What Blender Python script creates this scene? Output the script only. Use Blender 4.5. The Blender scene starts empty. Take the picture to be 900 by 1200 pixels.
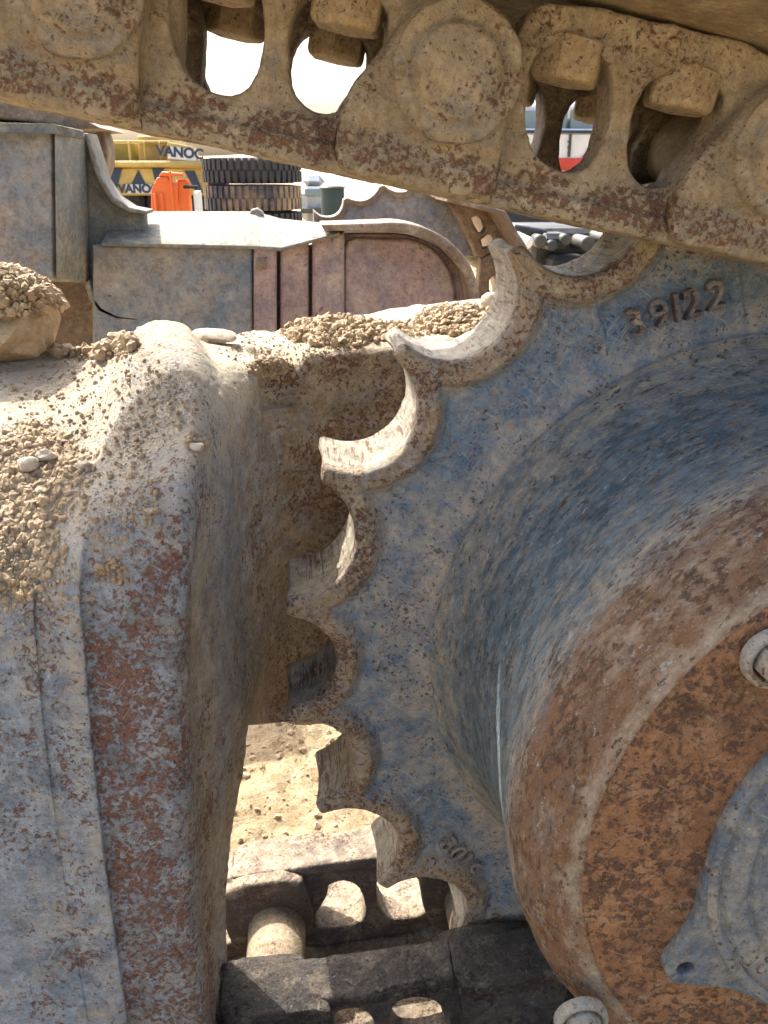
import bpy, bmesh, math, random
import numpy as np
from mathutils import Vector
from mathutils.bvhtree import BVHTree
random.seed(7); rng = np.random.default_rng(7)
scene = bpy.context.scene
COL = scene.collection

# ------------------------------------------------------------------ camera
PITCH = math.atan(0.4); YAW = math.atan(100 / 1077.03)      # looks down and a little to the right
CAMP = Vector((0, 0, 0))
cd = bpy.data.cameras.new("camera"); cam = bpy.data.objects.new("camera", cd); COL.objects.link(cam)
cd.sensor_fit = 'VERTICAL'; cd.sensor_height = 36; cd.lens = 30.0
cd.clip_start = 0.02; cd.clip_end = 3000
cam.location = CAMP
cam.rotation_euler = (math.pi / 2 - PITCH, 0, -YAW)
scene.camera = cam
cd.dof.use_dof = True; cd.dof.focus_distance = 0.75; cd.dof.aperture_fstop = 32

# ------------------------------------------------------------------ light
SUN_EL, SUN_AZ = math.radians(50), math.radians(-33)        # azimuth from +Y towards +X
sx, sy, sz = math.sin(SUN_AZ) * math.cos(SUN_EL), math.cos(SUN_AZ) * math.cos(SUN_EL), math.sin(SUN_EL)
w = bpy.data.worlds.new("World"); scene.world = w; w.use_nodes = True
nt = w.node_tree; nt.nodes.clear()
out = nt.nodes.new('ShaderNodeOutputWorld'); bg = nt.nodes.new('ShaderNodeBackground')
sky = nt.nodes.new('ShaderNodeTexSky'); sky.sky_type = 'NISHITA'; sky.sun_disc = False
sky.sun_elevation = SUN_EL; sky.sun_rotation = SUN_AZ; sky.dust_density = 7.0; sky.air_density = 1.0
nt.links.new(sky.outputs[0], bg.inputs[0]); bg.inputs[1].default_value = 0.15
nt.links.new(bg.outputs[0], out.inputs[0])
ld = bpy.data.lights.new("sun", 'SUN'); ld.energy = 3.2; ld.angle = math.radians(0.55); ld.color = (1.0, 0.95, 0.86)
sun = bpy.data.objects.new("sun", ld); COL.objects.link(sun)
sun.rotation_euler = Vector((sx, sy, sz)).to_track_quat('Z', 'Y').to_euler()
scene.view_settings.view_transform = 'Standard'; scene.view_settings.look = 'None'
scene.view_settings.exposure = 1.74; scene.view_settings.gamma = 1.0

# ------------------------------------------------------------------ survey: where a sighted point stands in the place
_p = PITCH
_Z = np.array([0, math.cos(_p), math.sin(_p)])
_a = np.array([-100., 400., -1000.]); _a -= _Z * (_a @ _Z); _a /= np.linalg.norm(_a)
_X = np.cross(_a, _Z)
def U(px, py, Y):
    r = np.array([px - 450., -(py - 600.), -1000.]); r = r / (r @ _a)
    return np.array([(r @ _X) * Y, Y, (r @ _Z) * Y])

# ------------------------------------------------------------------ numpy noise
def _h(i, j, k, s):
    n = (i.astype(np.int64) * 374761393 + j.astype(np.int64) * 668265263 + k.astype(np.int64) * 2147483647 + s * 144665) & 0x7fffffff
    n = ((n ^ (n >> 13)) * 1274126177) & 0x7fffffff
    n = n ^ (n >> 16)
    return (n & 0xffff) / 32767.5 - 1.0
def vnoise(P, s=0):
    F = np.floor(P); f = P - F; f = f * f * f * (f * (f * 6 - 15) + 10); F = F.astype(np.int64)
    r = 0
    for a in (0, 1):
        wa = f[:, 0] if a else 1 - f[:, 0]
        for b in (0, 1):
            wb = f[:, 1] if b else 1 - f[:, 1]
            for c in (0, 1):
                wc = f[:, 2] if c else 1 - f[:, 2]
                r = r + wa * wb * wc * _h(F[:, 0] + a, F[:, 1] + b, F[:, 2] + c, s)
    return r
def fbm(P, scale, octv=4, s=0, rough=.5):
    r = 0; a = 1; t = 0
    for o in range(octv):
        r = r + a * vnoise(P * scale * (2.03 ** o) + 13.7 * o, s + o); t += a; a *= rough
    return r / t
def sstep(a, b, x):
    t = np.clip((x - a) / (b - a), 0, 1); return t * t * (3 - 2 * t)

# ------------------------------------------------------------------ materials
def lin(r, g, b):
    f = lambda c: c / 12.92 if c <= .04045 else ((c + .055) / 1.055) ** 2.4
    return (f(r / 255), f(g / 255), f(b / 255), 1)
class M:
    def __init__(s, name):
        s.m = bpy.data.materials.new(name); s.m.use_nodes = True; s.t = s.m.node_tree; s.t.nodes.clear()
        s.o = s.t.nodes.new('ShaderNodeOutputMaterial'); s.b = s.t.nodes.new('ShaderNodeBsdfPrincipled')
        s.t.links.new(s.b.outputs[0], s.o.inputs[0])
        s.tc = s.t.nodes.new('ShaderNodeTexCoord').outputs['Object']
    def lk(s, sock, v):
        if isinstance(v, bpy.types.NodeSocket): s.t.links.new(v, sock)
        elif v is not None: sock.default_value = v
    def math(s, op, a, b=None, c=None, clamp=False):
        n = s.t.nodes.new('ShaderNodeMath'); n.operation = op; n.use_clamp = clamp
        s.lk(n.inputs[0], a); s.lk(n.inputs[1], b); s.lk(n.inputs[2], c); return n.outputs[0]
    def noise(s, scale, detail=4, rough=.6, vec=None, dist=0):
        n = s.t.nodes.new('ShaderNodeTexNoise'); s.lk(n.inputs['Vector'], vec or s.tc)
        n.inputs['Scale'].default_value = scale; n.inputs['Detail'].default_value = detail
        n.inputs['Roughness'].default_value = rough; n.inputs['Distortion'].default_value = dist
        return n.outputs[0]
    def vor(s, scale, vec=None, feat='F1'):
        n = s.t.nodes.new('ShaderNodeTexVoronoi'); n.feature = feat; s.lk(n.inputs['Vector'], vec or s.tc); n.inputs['Scale'].default_value = scale
        return n.outputs[0]
    def mix(s, f, a, b):
        n = s.t.nodes.new('ShaderNodeMix'); n.data_type = 'RGBA'
        s.lk(n.inputs[0], f); s.lk(n.inputs[6], a); s.lk(n.inputs[7], b); return n.outputs[2]
    def edge(s, x, thr, k):       # clamp((x - thr) * k + .5)
        d = s.math('SUBTRACT', x, thr)
        return s.math('MULTIPLY_ADD', d, k, .5, clamp=True)
    def attr(s, name):
        n = s.t.nodes.new('ShaderNodeAttribute'); n.attribute_name = name; return n.outputs['Fac']
    def scalevec(s, v, k):
        n = s.t.nodes.new('ShaderNodeVectorMath'); n.operation = 'MULTIPLY'; s.lk(n.inputs[0], v); n.inputs[1].default_value = k; return n.outputs[0]
    def polar(s, k):
        sp = s.t.nodes.new('ShaderNodeSeparateXYZ'); s.lk(sp.inputs[0], s.tc); x, y, z = sp.outputs
        ang = s.math('ARCTAN2', z, x); r = s.math('SQRT', s.math('ADD', s.math('MULTIPLY', x, x), s.math('MULTIPLY', z, z)))
        c = s.t.nodes.new('ShaderNodeCombineXYZ')
        s.lk(c.inputs[0], s.math('MULTIPLY', ang, k[0])); s.lk(c.inputs[1], s.math('MULTIPLY', r, k[1])); s.lk(c.inputs[2], s.math('MULTIPLY', y, k[2]))
        return c.outputs[0]
    def up(s):
        g = s.t.nodes.new('ShaderNodeNewGeometry'); sp = s.t.nodes.new('ShaderNodeSeparateXYZ'); s.lk(sp.inputs[0], g.outputs['Normal'])
        return sp.outputs[2]

BLUE = lin(118, 148, 176); BLUED = lin(72, 104, 132); PALE = lin(186, 196, 204)
DUST = lin(182, 166, 142); DUSTL = lin(214, 202, 178); SAND = lin(206, 184, 146)
RUST = lin(126, 72, 46); RUSTD = lin(66, 42, 34); ORNG = lin(184, 112, 66); OCHRE = lin(150, 120, 78); DARK = lin(40, 34, 32)
def grime(name, p1, p2, p3=None, dustc=DUST, rustc=RUST, darkc=RUSTD, dust=.35, rust=.25, fleck=.3, scale=1.0, vec=None, svec=None,
          bump=.5, rough=.72, updust=.35, metal=0., chip=0., chipc=PALE, rustscale=240, pfreq=22, pk=5, island=False, brownc=None, p3amt=.45, scratch=0.):
    q = M(name); v = q.polar(vec) if vec else q.tc
    sv = q.polar(svec) if svec else v
    n1 = q.noise(pfreq * scale, 7, .72, v)
    col = q.mix(q.edge(n1, .5, pk), p1, p2)
    if p3: col = q.mix(q.math('MULTIPLY', q.edge(q.noise(pfreq * 1.7 * scale, 8, .75, v, .4), .56, 9), p3amt), col, p3)
    ad = q.attr('dust'); ar = q.attr('rust')
    if brownc:
        ba = q.math('MULTIPLY_ADD', q.noise(60 * scale, 8, .75, sv), 1.6, -.8)
        ba = q.math('MULTIPLY', q.math('MULTIPLY', ba, q.attr('brown')), q.math('SUBTRACT', 1.3, q.attr('brown')))
        col = q.mix(q.math('ADD', q.attr('brown'), q.math('MULTIPLY', ba, 4.5), clamp=True), col, brownc)
    # fine mottling
    mt = q.noise(190 * scale, 6, .8, sv)
    col = q.mix(q.math('MULTIPLY', q.edge(mt, .47, -9), .38), col, darkc)
    # dust
    big = q.noise(9 * scale, 3, .5)
    nd = q.noise(46 * scale, 9, .76, v)
    dm = q.math('ADD', q.math('ADD', q.math('MULTIPLY_ADD', nd, 3.6, -1.8 + dust), q.math('MULTIPLY_ADD', big, 1.1, -.55)), ad)
    if updust: dm = q.math('ADD', dm, q.math('MULTIPLY', q.math('MAXIMUM', q.up(), 0.), updust))
    dm = q.math('MULTIPLY', q.math('MINIMUM', q.math('MAXIMUM', dm, 0.), 1.), .88)
    dcol = q.mix(q.edge(q.noise(210 * scale, 5, .75), .5, 5), dustc, q.mix(.6, dustc, DUSTL))
    col = q.mix(dm, col, dcol)
    # rust: clustered fine speckles inside larger blotches
    nr = q.noise(rustscale * scale, 5, .66, sv, .4)
    nb = q.noise(26 * scale, 6, .68)
    rr = q.math('ADD', q.math('MULTIPLY_ADD', nb, .62, -.31 + (rust - .5) * .36), q.math('MULTIPLY', ar, .30))
    rf = q.math('ADD', nr, rr)
    rm = q.math('MULTIPLY', q.edge(rf, .57, 13), .85)
    rcol = q.mix(q.edge(q.noise(420 * scale, 4, .75, sv), .5, 7), rustc, darkc)
    col = q.mix(rm, col, rcol)
    # dark pits and flecks
    nf = q.noise(300 * scale, 4, .62, sv)
    fm = q.math('MULTIPLY', q.edge(q.math('ADD', nf, q.math('MULTIPLY_ADD', nb, .3, -.15)), .70 - fleck * .16, 18), .8)
    col = q.mix(fm, col, darkc)
    if chip:
        nc = q.noise(170 * scale, 6, .75, sv)
        cm = q.math('MULTIPLY', q.edge(nc, .70 - chip * .15, 22), .75)
        col = q.mix(cm, col, chipc)
    if scratch:
        for rot, th in ((.6, .70), (-1.1, .71), (2.2, .72)):
            mp = q.t.nodes.new('ShaderNodeMapping'); mp.inputs['Rotation'].default_value = (0, rot, 0); mp.inputs['Scale'].default_value = (1.0, 1.0, 26.)
            q.lk(mp.inputs['Vector'], q.tc); mp.vector_type = 'TEXTURE'
            sc_ = q.noise(420 * scale, 2, .5, mp.outputs[0], .15)
            col = q.mix(q.math('MULTIPLY', q.edge(q.math('ADD', sc_, q.math('MULTIPLY_ADD', nb, .25, -.125)), th, 24), scratch), col, chipc)
    # pale grit grains
    gr = q.vor(430 * scale)
    col = q.mix(q.math('MULTIPLY', q.edge(gr, .16, -9), .45), col, q.mix(.35, dustc, DUSTL))
    if island:
        g = q.t.nodes.new('ShaderNodeNewGeometry')
        col = q.mix(q.math('MULTIPLY', q.math('POWER', g.outputs['Random Per Island'], 2.), .28), col, darkc)
    q.lk(q.b.inputs['Base Color'], col)
    q.lk(q.b.inputs['Roughness'], q.math('MULTIPLY_ADD', dm, .2, rough - .08)); q.b.inputs['Metallic'].default_value = metal
    hgt = q.math('ADD', q.math('MULTIPLY', q.noise(330 * scale, 6, .78, v), 1.3), q.math('MULTIPLY', rm, -.45))
    hgt = q.math('ADD', hgt, q.math('MULTIPLY', fm, -.6))
    hgt = q.math('ADD', hgt, q.math('MULTIPLY', q.noise(70 * scale, 5, .65), 2.0))
    bn = q.t.nodes.new('ShaderNodeBump'); bn.inputs['Strength'].default_value = bump; bn.inputs['Distance'].default_value = .003 / scale
    q.lk(bn.inputs['Height'], hgt); q.lk(q.b.inputs['Normal'], bn.outputs[0])
    return q.m
def plain(name, c, rough=.6, metal=0., var=.25, scale=8, bump=.15, c2=None):
    q = M(name); d = tuple(x * (1 - var) for x in c[:3]) + (1,)
    n = q.noise(scale, 6, .65)
    col = q.mix(q.edge(n, .5, 4), c, c2 or d)
    q.lk(q.b.inputs['Base Color'], col); q.b.inputs['Roughness'].default_value = rough; q.b.inputs['Metallic'].default_value = metal
    bn = q.t.nodes.new('ShaderNodeBump'); bn.inputs['Strength'].default_value = bump; bn.inputs['Distance'].default_value = .02
    q.lk(bn.inputs['Height'], q.noise(scale * 6, 4)); q.lk(q.b.inputs['Normal'], bn.outputs[0])
    return q.m
MAT = {}
GREYB = lin(112, 116, 118)
MAT['link'] = grime('dirty_link_steel', lin(166, 146, 112), lin(142, 130, 108), lin(128, 132, 134), dustc=lin(176, 158, 128), rustc=lin(126, 80, 54), darkc=lin(84, 58, 42), dust=.28, rust=.34, fleck=.42, updust=.2, bump=.8, p3amt=.6, scratch=.3, chipc=lin(186, 176, 154))
MAT['link_dark'] = grime('shaded_link_steel', lin(100, 84, 68), lin(88, 80, 74), dustc=lin(150, 134, 108), rustc=lin(84, 54, 42), dust=.0, rust=.35, fleck=.4, updust=.4, bump=.6)  # darker copy of the link steel, far links' shade put into the colour
MAT['nut'] = grime('bolt_steel', lin(176, 152, 112), lin(140, 126, 102), lin(130, 130, 128), dustc=lin(184, 160, 120), rustc=lin(128, 84, 56), darkc=lin(90, 64, 46), dust=.3, rust=.28, fleck=.35, bump=.6)
MAT['shoe'] = grime('shoe_steel', lin(136, 116, 84), lin(120, 110, 90), dustc=lin(156, 134, 98), dust=.3, rust=.1, fleck=.2, bump=.4)
MAT['bush'] = grime('bushing_steel', lin(122, 108, 86), lin(136, 124, 100), dustc=lin(146, 128, 100), dust=.2, rust=.35, fleck=.3, svec=(.1, .3, 1.2), bump=.6)
RIM = lin(164, 142, 110)
MAT['tooth'] = grime('sprocket_paint', lin(134, 152, 166), lin(94, 122, 144), lin(166, 154, 140), dustc=lin(186, 170, 148), brownc=RIM, darkc=lin(80, 58, 48), dust=.15, rust=.16, fleck=.42, bump=.8, chip=.25, updust=.3, pfreq=60, pk=3.2, scratch=.45)
MAT['flank'] = grime('polished_flank_steel', lin(196, 186, 164), lin(140, 134, 122), lin(128, 122, 112), dustc=lin(196, 182, 154), darkc=lin(92, 78, 64), dust=.05, rust=.08, fleck=.3, rough=.5, updust=.2, bump=.9, svec=(.5, 1.2, .12), pfreq=60)
MAT['hub'] = grime('hub_paint', lin(120, 142, 154), lin(72, 100, 116), lin(170, 160, 142), dustc=lin(178, 164, 142), rustc=lin(112, 80, 56), darkc=lin(74, 56, 44), brownc=lin(138, 102, 70), dust=-.02, rust=.24, fleck=.46, vec=(.25, 2.2, 2.2), svec=(.12, 1., 1.), bump=.9, chip=.38, updust=.1, pfreq=42)
MAT['hub_face'] = grime('hub_rust', lin(176, 126, 84), lin(138, 98, 66), lin(190, 146, 104), dustc=lin(176, 150, 118), rustc=lin(104, 72, 52), darkc=lin(78, 56, 44), dust=-.12, rust=.55, fleck=.46, rustscale=170, bump=1., updust=0, scratch=.45, chipc=lin(176, 156, 130), p3amt=.7)
MAT['cap'] = grime('cap_paint', lin(118, 130, 138), lin(86, 102, 116), lin(156, 148, 124), dustc=lin(166, 158, 142), rustc=lin(150, 120, 88), dust=.05, rust=.2, fleck=.36, bump=.8, chip=.25, chipc=lin(200, 186, 140), scratch=.3)
MAT['washer'] = grime('washer_steel', lin(168, 168, 158), lin(130, 130, 122), lin(150, 120, 92), dust=.2, rust=.35, fleck=.4, bump=.8)
MAT['frame'] = grime('frame_casting', lin(166, 178, 188), lin(118, 136, 150), lin(196, 200, 202), dustc=lin(194, 178, 150), rustc=lin(146, 90, 58), darkc=lin(96, 60, 44), brownc=lin(150, 128, 98), dust=.02, rust=.20, fleck=.38, bump=1., updust=.6, chip=.2, chipc=lin(212, 210, 204), rustscale=210, pfreq=30, scratch=.3)
MAT['far_blue'] = grime('far_frame_paint', lin(102, 118, 130), lin(142, 138, 132), lin(150, 124, 84), dustc=lin(160, 152, 138), rustc=lin(130, 96, 70), dust=.05, rust=.15, fleck=.1, scale=.35, bump=.4, updust=.5)
MAT['far_pale'] = grime('far_frame_pale', lin(124, 124, 110), lin(104, 110, 106), lin(136, 114, 88), dustc=lin(126, 120, 102), dust=.2, rust=.12, fleck=.1, scale=.35, bump=.4, updust=.2)
MAT['far_pink'] = grime('far_guard_paint', lin(168, 142, 132), lin(134, 118, 120), lin(160, 124, 96), dustc=lin(174, 152, 132), rustc=lin(124, 84, 66), dust=.1, rust=.25, fleck=.1, scale=.4, bump=.4, updust=.4)
MAT['far_rust'] = grime('far_chain_steel', lin(130, 108, 84), lin(104, 88, 74), dustc=lin(150, 130, 104), dust=.1, rust=.3, fleck=.1, scale=.5, bump=.4)
MAT['dirt'] = grime('dry_clods', lin(188, 162, 124), lin(164, 140, 108), lin(204, 186, 156), dustc=lin(200, 178, 142), rustc=lin(146, 118, 88), darkc=lin(112, 90, 66), dust=.2, rust=.1, fleck=.1, bump=.8, updust=.1, island=True)
MAT['stone'] = grime('pale_stone', lin(196, 184, 164), lin(172, 160, 142), dustc=lin(206, 192, 168), rustc=lin(160, 136, 106), darkc=lin(130, 112, 92), dust=.3, rust=.05, fleck=.1, bump=.6)
MAT['rail_dark'] = grime('dark_rail_steel', lin(66, 62, 60), lin(92, 84, 76), lin(116, 102, 86), dustc=lin(112, 98, 82), rustc=lin(62, 44, 34), darkc=DARK, dust=-.1, rust=.3, fleck=.4, rough=.42, metal=.2, chip=.38, chipc=lin(142, 150, 164), bump=1., updust=.2)  # dark steel with pale blue chips for the near lower links
MAT['ground'] = grime('sandy_ground', lin(176, 156, 116), lin(146, 124, 90), lin(190, 172, 136), dustc=lin(178, 158, 120), rustc=lin(138, 112, 80), darkc=lin(112, 90, 64), dust=.2, rust=.2, fleck=.15, scale=.6, bump=1., updust=0)
MAT['yellow'] = plain('truck_yellow', lin(206, 180, 104), .5, c2=lin(170, 146, 84), scale=3)
MAT['yellow_d'] = plain('truck_olive', lin(150, 138, 70), .6, scale=3)
MAT['navy'] = plain('navy_stripe', lin(42, 60, 84), .5)
MAT['white'] = plain('white_paint', lin(222, 224, 222), .45, var=.1)
MAT['van_grey'] = plain('van_paint', lin(160, 168, 172), .5)
MAT['red'] = plain('red_paint', lin(206, 66, 50), .45)
MAT['orange'] = plain('orange_paint', lin(224, 112, 44), .5, c2=lin(206, 92, 40), scale=2)
MAT['rubber'] = plain('tyre_rubber', lin(42, 44, 50), .85, scale=3, c2=lin(62, 62, 62), bump=.3)
MAT['dusty_rubber'] = plain('dusty_rubber', lin(52, 56, 66), .85, scale=2.2, c2=lin(150, 130, 104), bump=.3)
MAT['glass'] = plain('window_glass', lin(120, 140, 146), .12, var=.1)
MAT['engine'] = plain('dark_machine', lin(46, 50, 54), .5, .3, scale=6, c2=lin(84, 82, 76))
MAT['black'] = plain('black_void', lin(26, 26, 26), .8)
MAT['green'] = plain('dark_green_paint', lin(40, 62, 60), .6)

# ------------------------------------------------------------------ object helpers
def tag(o, label=None, cat=None, group=None, kind=None):
    if label: o['label'] = label
    if cat: o['category'] = cat
    if group: o['group'] = group
    if kind: o['kind'] = kind
    return o
def empty(name, loc=(0, 0, 0), **k):
    o = bpy.data.objects.new(name, None); COL.objects.link(o); o.location = loc; o.empty_display_size = .05
    return tag(o, **k)
def link_obj(name, me, parent=None, loc=None):
    o = bpy.data.objects.new(name, me); COL.objects.link(o)
    if parent is not None: o.parent = parent
    if loc is not None: o.location = loc
    return o
def mk(name, V, F, mat, parent=None, smooth=True, attrs=None, origin=None, mats=None, fm=None, angle=None):
    V = np.asarray(V, float)
    off = np.zeros(3)
    if origin is not None: off = np.array(origin, float)
    pl = np.array(parent.location) if parent is not None else np.zeros(3)
    me = bpy.data.meshes.new(name); me.from_pydata((V - off).tolist(), [], F if isinstance(F, list) else F.tolist())
    for m in (mats or [mat]): me.materials.append(m if not isinstance(m, str) else MAT[m])
    if fm is not None: me.polygons.foreach_set('material_index', np.asarray(fm, np.int32))
    if smooth:
        if angle: me.shade_flat(); me.set_sharp_from_angle(angle=math.radians(angle)); me.polygons.foreach_set('use_smooth', [True] * len(me.polygons))
        else: me.polygons.foreach_set('use_smooth', [True] * len(me.polygons))
    for k, a in (attrs or {}).items():
        at = me.attributes.new(k, 'FLOAT', 'POINT'); at.data.foreach_set('value', np.asarray(a, np.float32))
    me.update()
    return link_obj(name, me, parent, tuple(off - pl))
def gridfaces(nu, nv, closed_u=False):
    a = np.arange(nu * nv).reshape(nu, nv)
    if closed_u: a = np.vstack([a, a[:1]])
    return np.stack([a[:-1, :-1], a[1:, :-1], a[1:, 1:], a[:-1, 1:]], -1).reshape(-1, 4)
def solid2d(polys, y0, y1, bevel=0.):
    """outlines in x,z (first outer, then holes) -> bevelled slab between the depths y0 < y1"""
    cu = bpy.data.curves.new('outline', 'CURVE'); cu.dimensions = '2D'; cu.fill_mode = 'BOTH'
    h = (y1 - y0) / 2; cu.extrude = max(h - bevel, 1e-4); cu.bevel_depth = bevel; cu.bevel_resolution = 2; cu.offset = -bevel
    for p in polys:
        s = cu.splines.new('POLY'); s.points.add(len(p) - 1)
        for q, (a, b) in zip(s.points, p): q.co = (a, b, 0, 1)
        s.use_cyclic_u = True
    o = bpy.data.objects.new('outline', cu); COL.objects.link(o)
    dg = bpy.context.evaluated_depsgraph_get(); me = bpy.data.meshes.new_from_object(o.evaluated_get(dg))
    V = np.zeros(len(me.vertices) * 3); me.vertices.foreach_get('co', V); V = V.reshape(-1, 3)
    F = [list(p.vertices) for p in me.polygons]
    bpy.data.objects.remove(o); bpy.data.curves.remove(cu); bpy.data.meshes.remove(me)
    V = np.stack([V[:, 0], (y0 + y1) / 2 - V[:, 2], V[:, 1]], 1)
    return V, F
def join(parts):
    VV, FF, n = [], [], 0
    for V, F in parts:
        VV.append(np.asarray(V)); FF += [[i + n for i in f] for f in (F if isinstance(F, list) else F.tolist())]; n += len(V)
    return np.vstack(VV), FF
def remesh(V, F, voxel, smooth=4, fac=.6):
    me = bpy.data.meshes.new('t'); me.from_pydata(V.tolist(), [], F)
    bm = bmesh.new(); bm.from_mesh(me); bmesh.ops.remove_doubles(bm, verts=bm.verts, dist=1e-6); bmesh.ops.recalc_face_normals(bm, faces=bm.faces); bm.to_mesh(me); bm.free()
    o = bpy.data.objects.new('t', me); COL.objects.link(o)
    r = o.modifiers.new('r', 'REMESH'); r.mode = 'VOXEL'; r.voxel_size = voxel
    s = o.modifiers.new('s', 'SMOOTH'); s.factor = fac; s.iterations = smooth
    dg = bpy.context.evaluated_depsgraph_get(); m2 = bpy.data.meshes.new_from_object(o.evaluated_get(dg))
    W = np.zeros(len(m2.vertices) * 3); m2.vertices.foreach_get('co', W); W = W.reshape(-1, 3)
    N = np.zeros(len(m2.vertices) * 3); m2.vertices.foreach_get('normal', N); N = N.reshape(-1, 3)
    G = [list(p.vertices) for p in m2.polygons]
    bpy.data.objects.remove(o); bpy.data.meshes.remove(me); bpy.data.meshes.remove(m2)
    return W, G, N
def cyl(c0, c1, r, n=32, r1=None, bev=0.):
    """capped cylinder between two points, rings with a small chamfer"""
    c0 = np.array(c0, float); c1 = np.array(c1, float); ax = c1 - c0; L = np.linalg.norm(ax); ax /= L
    t = np.array([0, 0, 1.]) if abs(ax[2]) < .9 else np.array([1., 0, 0]); u = np.cross(ax, t); u /= np.linalg.norm(u); v = np.cross(ax, u)
    r1 = r if r1 is None else r1
    rings = [(0, r - bev), (bev, r), (L - bev, r1), (L, r1 - bev)] if bev else [(0, r), (L, r1)]
    V = []
    for d, rr in rings:
        for i in range(n):
            a = 2 * math.pi * i / n; V.append(c0 + ax * d + (u * math.cos(a) + v * math.sin(a)) * rr)
    F = []
    for k in range(len(rings) - 1):
        for i in range(n): F.append([k * n + i, k * n + (i + 1) % n, (k + 1) * n + (i + 1) % n, (k + 1) * n + i])
    F.append(list(range(n))[::-1]); F.append([(len(rings) - 1) * n + i for i in range(n)])
    return np.array(V), F
def box(x0, x1, y0, y1, z0, z1):
    V = np.array([(x, y, z) for x in (x0, x1) for y in (y0, y1) for z in (z0, z1)], float)
    return V, [[0, 1, 3, 2], [4, 6, 7, 5], [0, 4, 5, 1], [2, 3, 7, 6], [0, 2, 6, 4], [1, 5, 7, 3]]
def bevelled(name, V, F, mat, parent=None, b=.004, seg=2, smooth=True):
    me = bpy.data.meshes.new('t'); me.from_pydata(np.asarray(V).tolist(), [], F)
    bm = bmesh.new(); bm.from_mesh(me); bmesh.ops.recalc_face_normals(bm, faces=bm.faces)
    if b: bmesh.ops.bevel(bm, geom=list(bm.edges), offset=b, segments=seg, affect='EDGES', profile=.5)
    W = [tuple(v.co) for v in bm.verts]; bm.verts.index_update(); G = [[v.index for v in f.verts] for f in bm.faces]; bm.free(); bpy.data.meshes.remove(me)
    return mk(name, W, G, mat, parent, smooth=smooth, angle=35)
def loft(rings, closed=True):
    n = len(rings[0]); V = np.array([p for r in rings for p in r], float); F = []
    for k in range(len(rings) - 1):
        for i in range(n): F.append([k * n + i, (k + 1) * n + i, (k + 1) * n + (i + 1) % n, k * n + (i + 1) % n])
    F.append(list(range(n))); F.append([(len(rings) - 1) * n + i for i in range(n)][::-1])
    return V, F
def copy_tree(o, parent=None, loc=None, name=None):
    c = o.copy(); COL.objects.link(c)
    if parent is not None: c.parent = parent
    if loc is not None: c.location = loc
    for ch in list(o.children): copy_tree(ch, c)
    return c
def crspl(P, sub):
    """Catmull-Rom along axis 0 of an array"""
    P = np.asarray(P, float); n = len(P); out = []
    E = np.concatenate([2 * P[:1] - P[1:2], P, 2 * P[-1:] - P[-2:-1]])
    for i in range(n - 1):
        p0, p1, p2, p3 = E[i], E[i + 1], E[i + 2], E[i + 3]
        for t in np.linspace(0, 1, sub, endpoint=False):
            # mild tension keeps near-duplicate columns from overshooting
            d1 = (p2 - p0) * .5; d2 = (p3 - p1) * .5
            l = np.linalg.norm((p2 - p1)[..., :3], axis=-1, keepdims=True) + 1e-9
            for d in (d1, d2):
                m = np.linalg.norm(d[..., :3], axis=-1, keepdims=True) + 1e-9; d *= np.minimum(1, 1.2 * l / m)
            h = t
            out.append((2*h**3-3*h**2+1)*p1 + (h**3-2*h**2+h)*d1 + (-2*h**3+3*h**2)*p2 + (h**3-h**2)*d2)
    out.append(P[-1]); return np.array(out)

def smoothpoly(P, it=2):
    P = np.array(P, float)
    for _ in range(it):
        Q = np.roll(P, -1, 0); P = np.stack([.75 * P + .25 * Q, .25 * P + .75 * Q], 1).reshape(-1, 2)
    return [tuple(p) for p in P]

# ------------------------------------------------------------------ ground
GZ = -.848
def ground_z(P):
    P = np.asarray(P, float) * (1, 1, 0)
    near = np.exp(-((P[:, 0] - .1) ** 2 + (P[:, 1] - 1.1) ** 2) / 3.)
    return GZ - .012 + .020 * fbm(P, 6, 3, 1) * near + near * (.010 * fbm(P, 45, 4, 5) + .004 * np.abs(fbm(P, 140, 2, 9)))
def build_ground():
    xs = np.concatenate([np.linspace(-400, -8, 14), np.linspace(-6, -.8, 20), np.linspace(-.7, .9, 260), np.linspace(1., 6, 20), np.linspace(8, 400, 14)])
    ys = np.concatenate([np.linspace(-200, -4, 8), np.linspace(-3, .4, 12), np.linspace(.45, 2.0, 250), np.linspace(2.05, 8, 60), np.linspace(9, 30, 20), np.geomspace(33, 1500, 20)])
    X, Y = np.meshgrid(xs, ys, indexing='ij'); P = np.stack([X.ravel(), Y.ravel(), np.zeros(X.size)], 1)
    P[:, 2] = ground_z(P)
    o = mk('ground', P, gridfaces(len(xs), len(ys)), 'ground'); tag(o, kind='structure')
    return o
build_ground()

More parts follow.
